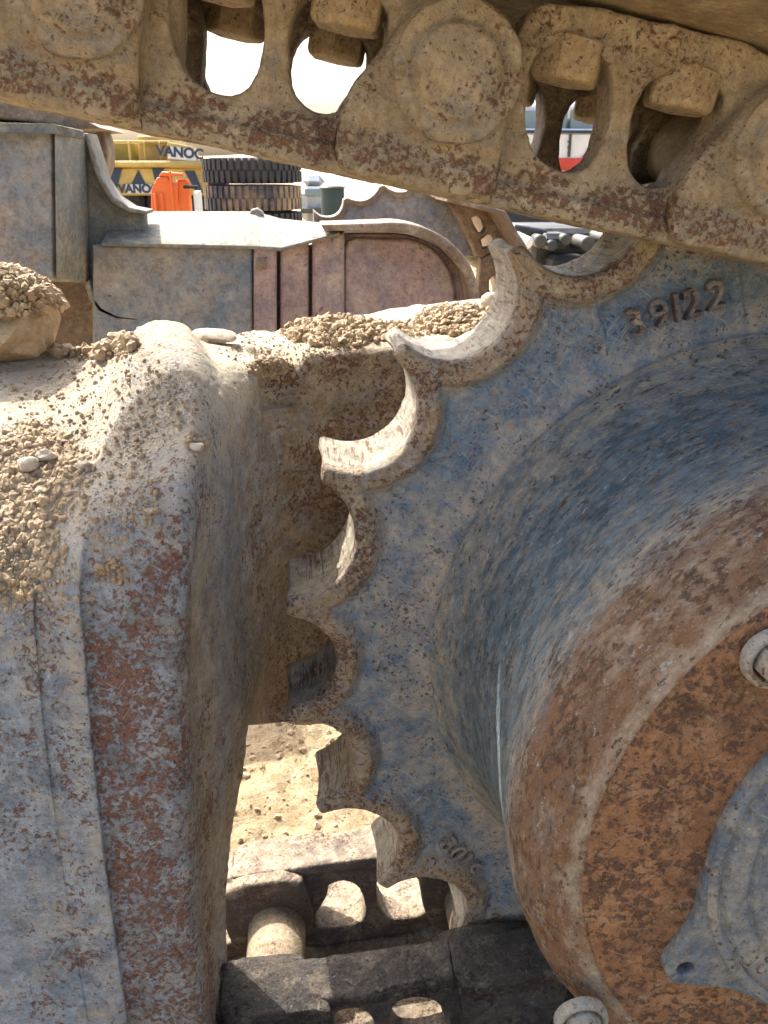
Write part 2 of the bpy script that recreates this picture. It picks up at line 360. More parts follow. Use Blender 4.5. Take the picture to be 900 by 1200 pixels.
# ------------------------------------------------------------------ rocks
def rock_variants(n=8, sub=2, seed=3):
    outv = []
    for k in range(n):
        bm = bmesh.new(); bmesh.ops.create_icosphere(bm, subdivisions=sub, radius=1)
        V = np.array([v.co for v in bm.verts]); F = np.array([[v.index for v in f.verts] for f in bm.faces]); bm.free()
        r = 1 + .38 * fbm(V + k * 7.1, 1.1, 2, seed + k) + .12 * fbm(V + k * 3, 3.5, 2, seed + 50)
        V = V * r[:, None] * np.array([1, random.uniform(.7, 1), random.uniform(.55, .8)])
        for _ in range(5):         # knock flat facets into it
            d = rng.normal(size=3); d /= np.linalg.norm(d); h = V @ d; t = .62
            V = V - np.outer(np.maximum(h - t, 0) * .85, d)
        outv.append((V, F))
    return outv
RK = rock_variants(8, 1); RKH = rock_variants(6, 3, 40)
def rotm():
    q = rng.normal(size=4); q /= np.linalg.norm(q); a, b, c, d = q
    return np.array([[1-2*(c*c+d*d), 2*(b*c-a*d), 2*(b*d+a*c)], [2*(b*c+a*d), 1-2*(b*b+d*d), 2*(c*d-a*b)], [2*(b*d-a*c), 2*(c*d+a*b), 1-2*(b*b+c*c)]])
def rocks(name, pts, sizes, mat, parent=None, **k):
    VV, FF, n = [], [], 0
    for p, s in zip(pts, sizes):
        V, F = RK[random.randrange(len(RK))]
        VV.append((V * s) @ rotm().T + p); FF.append(F + n); n += len(V)
    return tag(mk(name, np.vstack(VV), np.vstack(FF), mat, parent, smooth=False), **k)

# gravel lying on the ground between the tracks
gp, gs = [], []
for _ in range(9000):
    y = .80 + 1.9 * random.random() ** 1.3; x = random.uniform(-.30, .35) + (y - 1) * random.uniform(-.4, .4)
    gp.append((x, y, 0)); gs.append(.0012 + .0085 * random.random() ** 9)
gp = np.array(gp); gp[:, 2] = ground_z(gp) + np.array(gs) * .15
rocks('gravel', gp, gs, 'dirt', kind='stuff')

# ------------------------------------------------------------------ near track frame (casting)
def build_frame():
    rows = [
     [(-260,405,.86),(0,405,.80),(80,414,.80),(140,404,.80),(176,376,.75),(215,380,.76),(240,400,.80),(285,390,.90),(330,386,.96),(470,362,1.02),(640,338,1.08)],
     [(-260,425,.80),(0,425,.77),(70,428,.77),(132,418,.77),(166,392,.71),(218,394,.71),(246,412,.75),(288,410,.80),(326,402,.87),(440,386,.88),(600,375,.90)],
     [(-260,455,.72),(0,455,.715),(66,455,.71),(124,445,.70),(152,425,.665),(222,420,.66),(255,436,.685),(292,428,.745),(326,415,.79),(400,409,.80),(520,405,.80)],
     [(-260,520,.63),(0,520,.63),(60,520,.625),(112,520,.61),(136,512,.598),(224,492,.595),(250,505,.61),(278,495,.665),(312,470,.75),(390,450,.79),(520,450,.79)],
     [(-260,610,.56),(0,610,.56),(52,605,.55),(101,598,.535),(114,598,.532),(218,575,.528),(236,590,.56),(262,590,.62),(300,560,.72),(380,550,.78),(520,550,.78)],
     [(-260,700,.515),(0,700,.512),(48,696,.5085),(91,690,.502),(99,690,.506),(209,690,.510),(228,700,.55),(258,700,.61),(292,690,.70),(362,670,.785),(520,670,.79)],
     [(-260,770,.500),(0,770,.500),(50,770,.4993),(97,768,.498),(104,768,.504),(206,768,.509),(228,780,.55),(260,780,.60),(292,780,.66),(346,770,.77),(520,770,.785)],
     [(-260,850,.497),(0,850,.497),(54,850,.4965),(103,850,.4955),(110,850,.5015),(208,850,.508),(232,850,.548),(264,850,.595),(291,850,.640),(334,846,.75),(520,842,.77)],
     [(-260,1020,.495),(0,1020,.495),(66,1020,.4945),(121,1020,.4935),(129,1020,.4995),(217,1020,.506),(238,1020,.545),(256,1020,.585),(268,1020,.625)],
     [(-260,1230,.493),(0,1230,.493),(86,1230,.4925),(150,1230,.4915),(158,1230,.4975),(238,1230,.504),(250,1230,.545),(258,1230,.580),(264,1230,.615)],
     [(-260,1480,.492),(0,1480,.492),(104,1480,.4915),(178,1480,.4905),(186,1480,.4965),(258,1480,.503),(262,1480,.545),(262,1480,.580),(262,1480,.615)],
    ]
    # per column dirt / rust wear (attributes): columns 0..10, rows 0..10
    dustA = [[.9,.9,.9,.9,.8,.7,1.,1.,1.1,1.1,1.1], [.8,.8,.8,.8,.7,.6,.9,1.1,1.1,1.,1.], [.6,.6,.6,.6,.55,.5,.9,1.,.5,.25,.25], [.7,.7,.7,.6,.55,.5,.7,.8,.3,.15,.15],
             [.8,.8,.7,.5,.35,.3,.4,.35,.15,.1,.1], [.45,.45,.4,.3,.0,.0,.35,.2,.1,.1,.1], [.0,.0,.2,.35,-.1,-.1,.4,.3,.15,.1,.1], [-.15,-.15,.1,.3,-.1,-.1,.45,.3,.2,.1,.1],
             [-.2,-.2,.05,.3,-.1,.0,.45,.4,.3,.1,.1], [-.2,-.2,.0,.25,.0,.1,.4,.4,.3,.1,.1], [-.2,-.2,.0,.2,.0,.1,.4,.4,.3,.1,.1]]
    rustA = [[0]*11, [.0,.0,.0,.0,.1,.1,0,0,.1,.1,.1], [0,0,0,0,.15,.15,0,0,.2,.3,.3], [0,0,0,0,.15,.15,0,0,.2,.25,.25],
             [0,.0,.0,.1,.15,.35,.3,0,.2,.5,.5], [.1,.1,.1,.2,.5,.5,.2,.0,.2,.3,.3], [.25,.25,.35,.2,.68,.5,.25,.1,.2,.3,.3], [.2,.25,.35,.15,.65,.52,.35,.2,.2,.3,.3],
             [.1,.1,.3,.15,.58,.52,.45,.3,.3,.3,.3], [.0,.05,.2,.15,.46,.5,.5,.4,.3,.3,.3], [.0,.0,.15,.1,.46,.5,.5,.4,.3,.3,.3]]
    R = [[U(*p) for p in r] for r in rows]
    for i in range(8, 11):
        for e in range(2): R[i].append(R[i][-1] + np.array([.05, .03, 0]))
    brownA = [[0,0,0,0,0,0,0,0,.0,.0,.0],[0,0,0,0,0,0,0,.0,.2,.2,.2],[0,0,0,0,0,0,.1,.4,.9,.9,.9],[0,0,0,0,0,0,.1,.3,.7,.9,.9],[0,0,0,0,0,0,.2,.2,.4,.85,.9],[0,0,.1,0,.1,.2,.7,.3,.6,.9,.9],[0,0,.1,.0,.1,.2,.85,.4,.8,1,1],  # tan side face; recess also browned to put its shade into the colour
              [0,0,0,0,.1,.2,.85,.5,.9,1,1],[0,0,0,0,.2,.3,.8,.6,.8,1,1],[0,0,0,0,.3,.4,.8,.7,.8,1,1],[0,0,0,0,.3,.4,.8,.7,.8,1,1]]
    ss_ = 24
    G = np.array([[list(R[i][j]) + [dustA[i][j], rustA[i][j], brownA[i][j], (.05 if j in (3, 4) and i > 2 else .2 if j == 2 and i > 4 else .5 if j in (2, 5, 6, 7) else 1.)] for j in range(11)] for i in range(11)])
    A = crspl(G.transpose(1, 0, 2), ss_).transpose(1, 0, 2)
    A = crspl(A, ss_)
    F = gridfaces(A.shape[0], A.shape[1]); ri = F[:, 0] // A.shape[1]; ci = F[:, 0] % A.shape[1]
    F = F[~((ri >= 7 * ss_) & (ci >= 8 * ss_))]; V = A.reshape(-1, 7)
    me = bpy.data.meshes.new('t'); me.from_pydata(V[:, :3].tolist(), [], F.tolist())
    a1 = me.attributes.new('dust', 'FLOAT', 'POINT'); a1.data.foreach_set('value', V[:, 3].astype(np.float32))
    a2 = me.attributes.new('rust', 'FLOAT', 'POINT'); a2.data.foreach_set('value', V[:, 4].astype(np.float32))
    a3 = me.attributes.new('brown', 'FLOAT', 'POINT'); a3.data.foreach_set('value', V[:, 5].astype(np.float32))
    a4 = me.attributes.new('lump', 'FLOAT', 'POINT'); a4.data.foreach_set('value', V[:, 6].astype(np.float32))
    bm = bmesh.new(); bm.from_mesh(me); bmesh.ops.delete(bm, geom=[v for v in bm.verts if not v.link_faces], context='VERTS'); bm.normal_update()
    # make normals face the viewer's side
    bm.faces.ensure_lookup_table(); f = bm.faces[len(bm.faces) // 3]
    if f.normal.y > 0: bmesh.ops.reverse_faces(bm, faces=bm.faces)
    bm.to_mesh(me); bm.free()
    n = len(me.vertices); P = np.zeros(n * 3); me.vertices.foreach_get('co', P); P = P.reshape(-1, 3)
    N = np.zeros(n * 3); me.vertices.foreach_get('normal', N); N = N.reshape(-1, 3)
    D = np.zeros(n); me.attributes['dust'].data.foreach_get('value', D)
    amp = .3 + .9 * np.clip(D, 0, 1)
    # lump the upper, dirt caked zone more than the bare panels; smooth near the sprocket
    h = .0045 * fbm(P, 14, 3, 3) * amp + .0022 * fbm(P, 60, 3, 11) * amp + .0006 * fbm(P, 260, 2, 21) * (.5 + amp)
    for (mx, my, mY, sx_, sy_, am) in ((30,550,.60,.030,.035,.011),(10,640,.545,.028,.03,.010),(100,408,.76,.04,.03,.012),(392,390,.87,.035,.04,.014),(535,377,.92,.035,.04,.014),(318,432,.79,.02,.02,.005)):
        mc = U(mx, my, mY); g = np.exp(-((P[:, 0] - mc[0]) / sx_) ** 2 - ((P[:, 1] - mc[1]) / sy_) ** 2)
        h += g * (am * (.6 + .8 * fbm(P, 50, 4, 91)) + .006 * np.abs(fbm(P, 150, 3, 95)))
    # pocket in the top flange and the step of the rim round it
    c = U(312, 430, .80); dd = np.hypot((P[:, 0] - c[0]) / .034, (P[:, 1] - c[1] + .01) / .05)
    h -= .010 * sstep(1.05, .7, dd) * (P[:, 2] > c[2] - .03)
    Lm = np.zeros(n); me.attributes['lump'].data.foreach_get('value', Lm); h *= Lm
    P += N * h[:, None]
    me.vertices.foreach_set('co', P.ravel())
    me.materials.append(MAT['frame']); me.polygons.foreach_set('use_smooth', [True] * len(me.polygons)); me.update()
    root = empty('undercarriage_casting', tuple(U(150, 1200, .6)), label='grey blue cast track frame with rusty ridge and dirt on top, beside the sprocket', cat='track frame')
    o = link_obj('casting', me, root, tuple(-np.array(root.location)))
    s = o.modifiers.new('solid', 'SOLIDIFY'); s.thickness = .03; s.offset = -1
    dg = bpy.context.evaluated_depsgraph_get()
    bvh = BVHTree.FromPolygons([Vector(p) for p in P], [list(p.vertices) for p in me.polygons])
    return root, bvh
frame_root, BVH = build_frame()
def hit(px, py):
    r = U(px, py, 1.0); d = Vector(r).normalized()
    h = BVH.ray_cast(Vector((0, 0, 0)), d)
    return (np.array(h[0]), np.array(h[1])) if h[0] is not None else (None, None)

# ---- dirt heaped on the casting
def pile(name, cx, cy, rx, ry, n, smin, smax, lift=.4, pw=3., mat='dirt', heap=0., label=None):
    pts, sz = [], []
    for _ in range(n):
        a = random.uniform(0, 2 * math.pi); r = math.sqrt(random.random()) * random.uniform(.7, 1)
        x, y = cx + rx * r * math.cos(a), cy + ry * r * math.sin(a)
        p, nn = hit(x, y)
        if p is None: continue
        s = smin + (smax - smin) * random.random() ** pw
        hh = heap * max(0, 1 - r * r) * random.random()
        p = p + np.array([0, 0, 1.]) * (s * lift + hh)
        pts.append(p); sz.append(s)
    return rocks(name, np.array(pts), sz, mat, kind='stuff')
pile('dirt_heap', 35, 555, 80, 70, 9000, .0005, .0060, pw=24, heap=.0008, lift=-.1)
pile('dirt_heap', 15, 640, 66, 70, 6000, .0005, .0055, pw=24, heap=.0008, lift=-.1)
pile('dirt_heap', 105, 405, 60, 20, 3000, .0006, .0085, pw=14, heap=.008)
pile('dirt_heap', 315, 432, 30, 12, 1200, .0006, .0045, pw=10, heap=.004)
pile('dirt_heap', 392, 390, 70, 18, 5200, .0006, .0060, pw=11, heap=.009)
pile('dirt_heap', 452, 388, 62, 12, 1600, .0005, .004, pw=10, heap=.003)
pile('dirt_heap', 535, 377, 58, 18, 4400, .0006, .0060, pw=11, heap=.009)
pile('dirt_crumbs', 140, 590, 60, 90, 1800, .0004, .0034, pw=22)
pile('dirt_crumbs', 120, 470, 125, 70, 3600, .0004, .0028, pw=20)
pile('dirt_crumbs', 50, 690, 80, 50, 1200, .0004, .0024, pw=14)
pile('dirt_crumbs', 232, 518, 18, 16, 200, .0005, .0040, pw=6)
pile('dirt_crumbs', 130, 672, 22, 14, 300, .0005, .0026, pw=6, heap=.002)
pile('dirt_crumbs', 330, 405, 90, 25, 1200, .0004, .0022, pw=8)
def clod(name, px, py, rx, ry, rz, label, cat, mat='stone', rot=0., sink=.3, variant=0, rough=0.):
    p, nn = hit(px, py)
    if p is None: p = U(px, py, .75)
    V, F = RKH[variant % len(RKH)]
    V = V * (1 + rough * fbm(V * 1., 4, 4, 77)[:, None])
    V = V * np.array([rx, ry, rz]); c, s = math.cos(rot), math.sin(rot)
    V = V @ np.array([[c, 0, -s], [0, 1, 0], [s, 0, c]]) + p + np.array([0, 0, rz * (1 - sink)])
    return tag(mk(name, V, F, mat, smooth=True, angle=28), label, cat)
clod('stone', 249, 402, .024, .016, .0085, 'flat pale stone lying on top of the frame between its ridge and the sprocket', 'stone', rot=.08)
clod('dirt_clod', 6, 412, .060, .05, .056, 'largest lump of dry earth, at the left edge on the frame top', 'clod', 'dirt', variant=1, rough=.30, sink=.62)
clod('stone', 574, 362, .013, .012, .014, 'chalky lump standing on the frame top against the highest sprocket tooth in view', 'stone', variant=3)
clod('stone', 98, 551, .0065, .005, .005, 'small angular tan pebble on the right rim of the dirt heap', 'stone', variant=2)
clod('stone', 47, 578, .004, .004, .003, 'small bluish white chip in the middle of the dirt heap', 'stone', variant=4)
clod('stone', 33, 552, .0085, .007, .0065, 'rounded cream pebble near the middle of the dirt heap', 'stone', variant=0)
clod('stone', 55, 540, .007, .006, .006, 'broken pale pebble at the top of the dirt heap', 'stone', variant=5)
clod('stone', 179, 602, .0055, .005, .003, 'tan pebble alone on the blue ridge face', 'stone', 'dirt', variant=2)
clod('stone', 232, 530, .0055, .005, .005, 'little pale pebble on the shoulder above the rusty corner', 'stone', variant=1)
# crumbs on top of the big lump
pp = U(18, 418, .78); 
pts = []; szs = []
for _ in range(9000):
    a = random.uniform(0, 2*math.pi); e = random.uniform(.35, 1.5)
    q = np.array([.060*math.cos(a)*math.cos(e), .05*math.sin(a)*math.cos(e), .054*math.sin(e)])
    h0, _n = hit(6, 412)
    pts.append(h0 + np.array([0, 0, .019]) + q); szs.append(.0008 + .0062*random.random()**9)
rocks('dirt_crumbs', np.array(pts), szs, 'dirt', kind='stuff')

# ------------------------------------------------------------------ sprocket
CX, CZ = .372, -.3875
tips_px = [(608,293),(470,413),(378,556),(345,716),(337,842),(373,953),(450,1040),(545,1100)]
ang = []; rad = []
for a, b in tips_px:
    q = U(a, b, .62); ang.append(math.atan2(q[2] - CZ, q[0] - CX) % (2 * math.pi)); rad.append(math.hypot(q[0] - CX, q[2] - CZ) + .006)
rem = 2 * math.pi - (ang[-1] - ang[0]); k = 16
for i in range(1, k): ang.append(ang[7] + rem * i / k); rad.append(.400)
SPR = empty('drive_sprocket', (CX, .62, CZ), label='big toothed drive sprocket with grey blue web and rusty domed hub', cat='sprocket')
def build_ring():
    n = len(ang); outl = []; cen = []; NP = 34
    for i in range(n):
        a0, a1 = ang[i], ang[(i + 1) % n] + (2 * math.pi if i == n - 1 else 0)
        p0 = np.array([math.cos(a0), math.sin(a0)]) * rad[i]; p1 = np.array([math.cos(a1), math.sin(a1)]) * rad[(i + 1) % n]
        m = (p0 + p1) / 2; um = m / np.linalg.norm(m); ch = np.linalg.norm(p1 - p0); rb = ch * .432
        c = um * (.3545 + rb); cen.append((c[0], c[1], rb)); RT_ = (rad[i] + rad[(i + 1) % n]) / 2 - .003
        cr_ = np.linalg.norm(c); cosv = (RT_ ** 2 - cr_ ** 2 - rb ** 2) / (2 * cr_ * rb); half = math.pi - math.acos(max(-1, min(1, cosv)))
        tv = math.atan2(*(-um)[::-1])
        for t in np.linspace(-half, half, NP): outl.append(c + rb * np.array([math.cos(tv - t), math.sin(tv - t)]))
    O = np.array(outl)
    A_ = np.unwrap(np.arctan2(O[:, 1], O[:, 0]))
    if (A_[NP - 1] - A_[0]) * (ang[1] - ang[0]) < 0:
        O = O.reshape(n, NP, 2)[:, ::-1].reshape(-1, 2)
    seg = np.linalg.norm(np.roll(O, -1, 0) - O, axis=1); cum = np.concatenate([[0], np.cumsum(seg)]); Oc = np.vstack([O, O[:1]])
    tt_ = np.linspace(0, cum[-1], 1900, endpoint=False); O = np.stack([np.interp(tt_, cum, Oc[:, 0]), np.interp(tt_, cum, Oc[:, 1])], 1)
    for _ in range(9): O = .5 * O + .25 * (np.roll(O, 1, 0) + np.roll(O, -1, 0))
    cen = np.array(cen); nO = len(O)
    # inward normals of the outline for edge rounding
    T = np.roll(O, -1, 0) - np.roll(O, 1, 0); Nn = np.stack([-T[:, 1], T[:, 0]], 1); Nn /= np.linalg.norm(Nn, axis=1)[:, None]
    if (Nn * O).sum(1).mean() > 0: Nn = -Nn
    Nn = np.where(((O + Nn * .001) ** 2).sum(1)[:, None] < 9, Nn, Nn)
    An = np.arctan2(O[:, 1], O[:, 0]); Rin = .250
    inner = np.stack([np.cos(An), np.sin(An)], 1) * Rin
    NR = 90; rowsV = []; zone = []
    I2 = O + Nn * .0060
    def front(XZ):
        d = np.full(len(XZ), 1e9)
        for c in cen: d = np.minimum(d, np.hypot(XZ[:, 0] - c[0], XZ[:, 1] - c[1]) - c[2])
        r = np.hypot(XZ[:, 0], XZ[:, 1])
        band = sstep(.0275, .0135, d)
        Y = .6335 - .0135 * band
        x = np.clip((.300 - r) / .050, 0, 1); Y -= .034 * (1 - np.sqrt(1 - np.minimum(x, .999) ** 2))
        return Y, band
    for k2 in range(NR):
        t = (k2 / (NR - 1)) ** .8
        XZ = inner * (1 - t) + I2 * t; Y, band = front(XZ)
        rowsV.append(np.stack([XZ[:, 0], Y, XZ[:, 1]], 1)); zone.append(band)
    for (ins, y) in ((.0040, .6206), (.0026, .6214), (.0013, .6230), (.0004, .6256), (0, .629)):
        XZ = O + Nn * ins; rowsV.append(np.stack([XZ[:, 0], np.full(nO, y), XZ[:, 1]], 1)); zone.append(np.full(nO, 1.))
    for s in np.linspace(0, 1, 18):
        y = .630 + .070 * s; wear = .0025 * math.sin(math.pi * s)
        XZ = O + Nn * wear; rowsV.append(np.stack([XZ[:, 0], np.full(nO, y), XZ[:, 1]], 1)); zone.append(np.full(nO, 2.))
    for (ins, y) in ((.0015, .7035), (.004, .705), (.03, .705)):
        XZ = O + Nn * ins if ins < .01 else O * .9; rowsV.append(np.stack([XZ[:, 0], np.full(nO, y), XZ[:, 1]], 1)); zone.append(np.full(nO, 2.))
    rowsV.append(np.stack([inner[:, 0], np.full(nO, .705), inner[:, 1]], 1)); zone.append(np.full(nO, 0.))
    V = np.vstack(rowsV); Zn = np.concatenate(zone); F = gridfaces(len(rowsV), nO); 
    a = np.arange(len(rowsV) * nO).reshape(len(rowsV), nO); close = np.stack([a[:-1, -1], a[1:, -1], a[1:, 0], a[:-1, 0]], -1); F = np.vstack([F, close])
    F = F[:, ::-1]
    zf = Zn[F].mean(1); fm = np.where(zf > 1.3, 1, 0)
    # cast unevenness
    h = .0022 * fbm(V, 22, 3, 4) + .0007 * fbm(V, 120, 3, 8)
    band = np.clip(Zn, 0, 1) * (Zn < 1.5)
    h = h + band * (.0012 * fbm(V, 160, 3, 31))
    V[:, 1] += h
    fl = Zn > 1.5; nz = np.stack([V[:, 0], V[:, 2]], 1); nz /= np.linalg.norm(nz, axis=1)[:, None]
    st = .0011 * fbm(V * np.array([1, .22, 1]), 150, 3, 17) * fl
    V[:, 0] += nz[:, 0] * st; V[:, 2] += nz[:, 1] * st
    # ribs at the joints between the rim segments
    for (pa, pb, wd, hh) in (((690,345),(706,398),.0045,.004), ((862,322),(868,380),.006,.004)):
        A = U(*pa, .63); Bq = U(*pb, .63); A = A[[0, 2]] - (CX, CZ); Bq = Bq[[0, 2]] - (CX, CZ); dv = Bq - A; L = np.linalg.norm(dv); dv /= L
        q = V[:, [0, 2]] - A; tt = q @ dv; ss = np.abs(q @ np.array([-dv[1], dv[0]]))
        V[:, 1] -= hh * sstep(wd, wd * .4, ss) * sstep(-.004, .003, tt) * sstep(L + .004, L - .004, tt) * (Zn < .5)
    dustA = .5 * sstep(.33, .36, np.hypot(V[:, 0], V[:, 2])) * (Zn < .5) * sstep(-.2, .3, V[:, 2]) + .25 * (Zn < .5) * sstep(.31, .28, np.hypot(V[:, 0], V[:, 2]))
    W = V + np.array([CX, 0, CZ])
    return mk('tooth_ring', W, F, None, SPR, origin=(CX, .62, CZ), mats=['tooth', 'flank'], fm=fm, attrs={'dust': dustA, 'brown': np.clip(Zn, 0, 1) * .85, 'rust': .45 * np.clip(Zn, 0, 1)})
build_ring()
def lathe(name, prof, mat, parent, cx=CX, cz=CZ, n=360, nz=(0, 0), sub=6, origin=None, attrs=None, mats=None, zone=None, ph=0.):
    P = crspl(np.array(prof, float), sub) if sub > 1 else np.array(prof, float)
    th = np.linspace(0, 2 * math.pi, n, endpoint=False) + ph
    V = np.stack([np.outer(np.cos(th), P[:, 0]), np.tile(P[:, 1], (n, 1)), np.outer(np.sin(th), P[:, 0])], -1).reshape(-1, 3)
    Fg = gridfaces(n, len(P), True)
    at = {}
    if P.shape[1] > 2:
        at = {'dust': np.tile(P[:, 2], n), 'rust': np.tile(P[:, 3], n), 'brown': np.clip(np.tile(P[:, 4], n), 0, 1)}
    if nz[0]:
        h = nz[0] * fbm(V, 20, 3, 61) + nz[1] * fbm(V, 130, 3, 71)
        V[:, 1] -= h
        rr = np.hypot(V[:, 0], V[:, 2]) + 1e-9; g = 1 + .5 * h / rr; V[:, 0] *= g; V[:, 2] *= g
    fm = None
    if zone is not None: fm = [zone(x) for x in V[Fg].mean(1)]
    W = V + np.array([cx, 0, cz])
    return mk(name, W, Fg, mat, parent, origin=origin or (cx, .62, cz), attrs=at, mats=mats, fm=fm)
# hub: concave neck, drum edge, flat rusty face
lathe('hub_drum', [(.274, .6218, .5, 0, 0), (.267, .6150, .45, 0, 0), (.2590, .603, .35, 0, 0), (.2515, .585, .1, 0, 0), (.2465, .560, -.05, 0, 0), (.2440, .530, -.1, 0, 0), (.2440, .500, -.05, .05, 0), (.2462, .470, .1, .1, .0), (.2490, .447, .35, .1, .1),
      (.2505, .432, .3, .2, .4), (.2500, .420, .0, .35, .85), (.2470, .409, 0, .4, 1), (.2415, .400, 0, .35, 1), (.2340, .3925, .0, .25, 1), (.2265, .3875, .2, .1, 1), (.2215, .3850, .6, -.3, .9), (.2185, .3838, .5, -.3, .9), (.2160, .3828, .2, .0, 1)],
      'hub', SPR, nz=(.0022, .0007), sub=10, n=900)
lathe('hub_face', [(.2165, .3832), (.210, .3818), (.19, .3805), (.172, .379), (.155, .378), (.10, .377), (.0, .377)], 'hub_face', SPR, nz=(.0014, .0006), sub=14, n=720)
lathe('hub_cap', [(.1435, .379), (.1435, .3715), (.1425, .3695), (.1385, .3690), (.1365, .3705), (.1345, .3705), (.1325, .3680), (.130, .3675), (.121, .3675), (.119, .3690), (.1175, .3690), (.1155, .3670), (.09, .366), (.05, .365), (.0, .365)], 'cap', SPR, sub=3, n=360, nz=(.0012, .0005))
def cap_lug(px, py):
    """flange ear of the cap with a countersunk hole"""
    c = U(px, py, .372); d = np.array([c[0] - CX, c[2] - CZ]); L = np.linalg.norm(d); d /= L; t = np.array([-d[1], d[0]])
    L -= .006; P = [d * .105 + t * .092, d * .134 + t * .060, d * .1445 + t * .036] + [d * L + .0125 * (d * math.cos(a) + 1.2 * t * math.sin(a)) for a in np.linspace(1.2, -1.2, 11)] + [d * .1445 - t * .036, d * .134 - t * .060, d * .105 - t * .092]; P = [np.array(p) for p in smoothpoly(P, 2)]
    hole = [d * L + .0055 * (d * math.cos(a) + t * math.sin(a)) for a in np.linspace(0, 2 * math.pi, 20)[:-1]]
    V, F = solid2d([[(p[0] + CX, p[1] + CZ) for p in P], [(p[0] + CX, p[1] + CZ) for p in hole]], .3705, .381, .0015)
    mk('cap_lug', V, F, 'cap', SPR, angle=40)
cap_lug(792, 1138)
def hub_bolt(px, py):
    c = U(px, py, .37)
    th = np.linspace(0, 2 * math.pi, 33)[:-1]
    w = lathe('washer', [(.0175, .378), (.0175, .373), (.0160, .371), (.0135, .371), (.0125, .3735)], 'washer', SPR, cx=c[0], cz=c[2], n=48, sub=2, nz=(.0005, .0002), origin=(c[0], .375, c[2]))
    lathe('bolt_head', [(.0118, .378), (.0118, .366), (.0105, .3635), (.0, .363)], 'washer', SPR, cx=c[0], cz=c[2], n=6, sub=1, origin=(c[0], .375, c[2]), ph=.3)
hub_bolt(912, 778); hub_bolt(684, 1204)
# raised cast numbers
def casting_text(txt, px, py, Y, size, rot, parent, mat, wob=0.):
    cu = bpy.data.curves.new('casting_number', 'FONT'); cu.body = txt; cu.size = size; cu.extrude = .0040; cu.bevel_depth = .0007; cu.bevel_resolution = 1; cu.align_x = 'CENTER'; cu.align_y = 'CENTER'; cu.space_character = 1.08; cu.offset = -.0003
    o = bpy.data.objects.new('t', cu); COL.objects.link(o)
    dg = bpy.context.evaluated_depsgraph_get(); me = bpy.data.meshes.new_from_object(o.evaluated_get(dg)); bpy.data.objects.remove(o)
    V = np.zeros(len(me.vertices) * 3); me.vertices.foreach_get('co', V); V = V.reshape(-1, 3); F = [list(p.vertices) for p in me.polygons]; bpy.data.meshes.remove(me)
    c, s = math.cos(rot), math.sin(rot); Pc = U(px, py, Y)
    x = V[:, 0] * c - V[:, 1] * s; z = V[:, 0] * s + V[:, 1] * c
    # follow the curve of the rim
    W = np.stack([x + Pc[0], Pc[1] - V[:, 2], z + Pc[2]], 1)
    return mk('casting_number', W, F, mat, parent, smooth=False)
MAT['number'] = grime('number_edges', lin(120, 120, 120), lin(96, 96, 104), dust=.15, rust=.5, fleck=.5, bump=.6)
for ch, px, py, rot in (('3', 744, 379, .42), ('9', 772, 369, .33), ('1', 792, 362, .28), ('2', 810, 357, .24), ('2', 838, 347, .2)):
    casting_text(ch, px, py, (.6305), .031, rot, SPR, MAT['number'])
for ch, px, py, rot in (('0', 537, 996, 2.2), ('1', 546, 1005, 2.2), ('5', 554, 1015, 2.2), ('2', 525, 985, 2.2)):
    casting_text(ch, px, py, (.6315),   .026, rot, SPR, MAT['number'])

# ------------------------------------------------------------------ track chain
SL = math.radians(-11.4); PINY = .55
P2 = U(535, 85, .55)
CH = empty('track_chain', (P2[0], .56, P2[2]), label='caked brown steel track chain running over the top of the sprocket and back beneath it', cat='track chain')
def ell(cx, cz, a, b, n=40, rot=0):
    return [(cx + a * math.cos(t) * math.cos(rot) - b * math.sin(t) * math.sin(rot), cz + a * math.cos(t) * math.sin(rot) + b * math.sin(t) * math.cos(rot)) for t in np.linspace(0, 2 * math.pi, n, endpoint=False)]
mm = lambda L: [(a / 1000, b / 1000) for a, b in L]
WA = smoothpoly(mm([(-166, 30), (-170, 4), (-163, -20), (-150, -36), (-128, -39), (-114, -28), (-112, -4), (-118, 22), (-128, 30)]))
WB = smoothpoly(mm([(-88, 30), (-99, 12), (-97, -14), (-90, -31), (-75, -37), (-58, -31), (-48, -12), (-41, 14), (-46, 30)]))
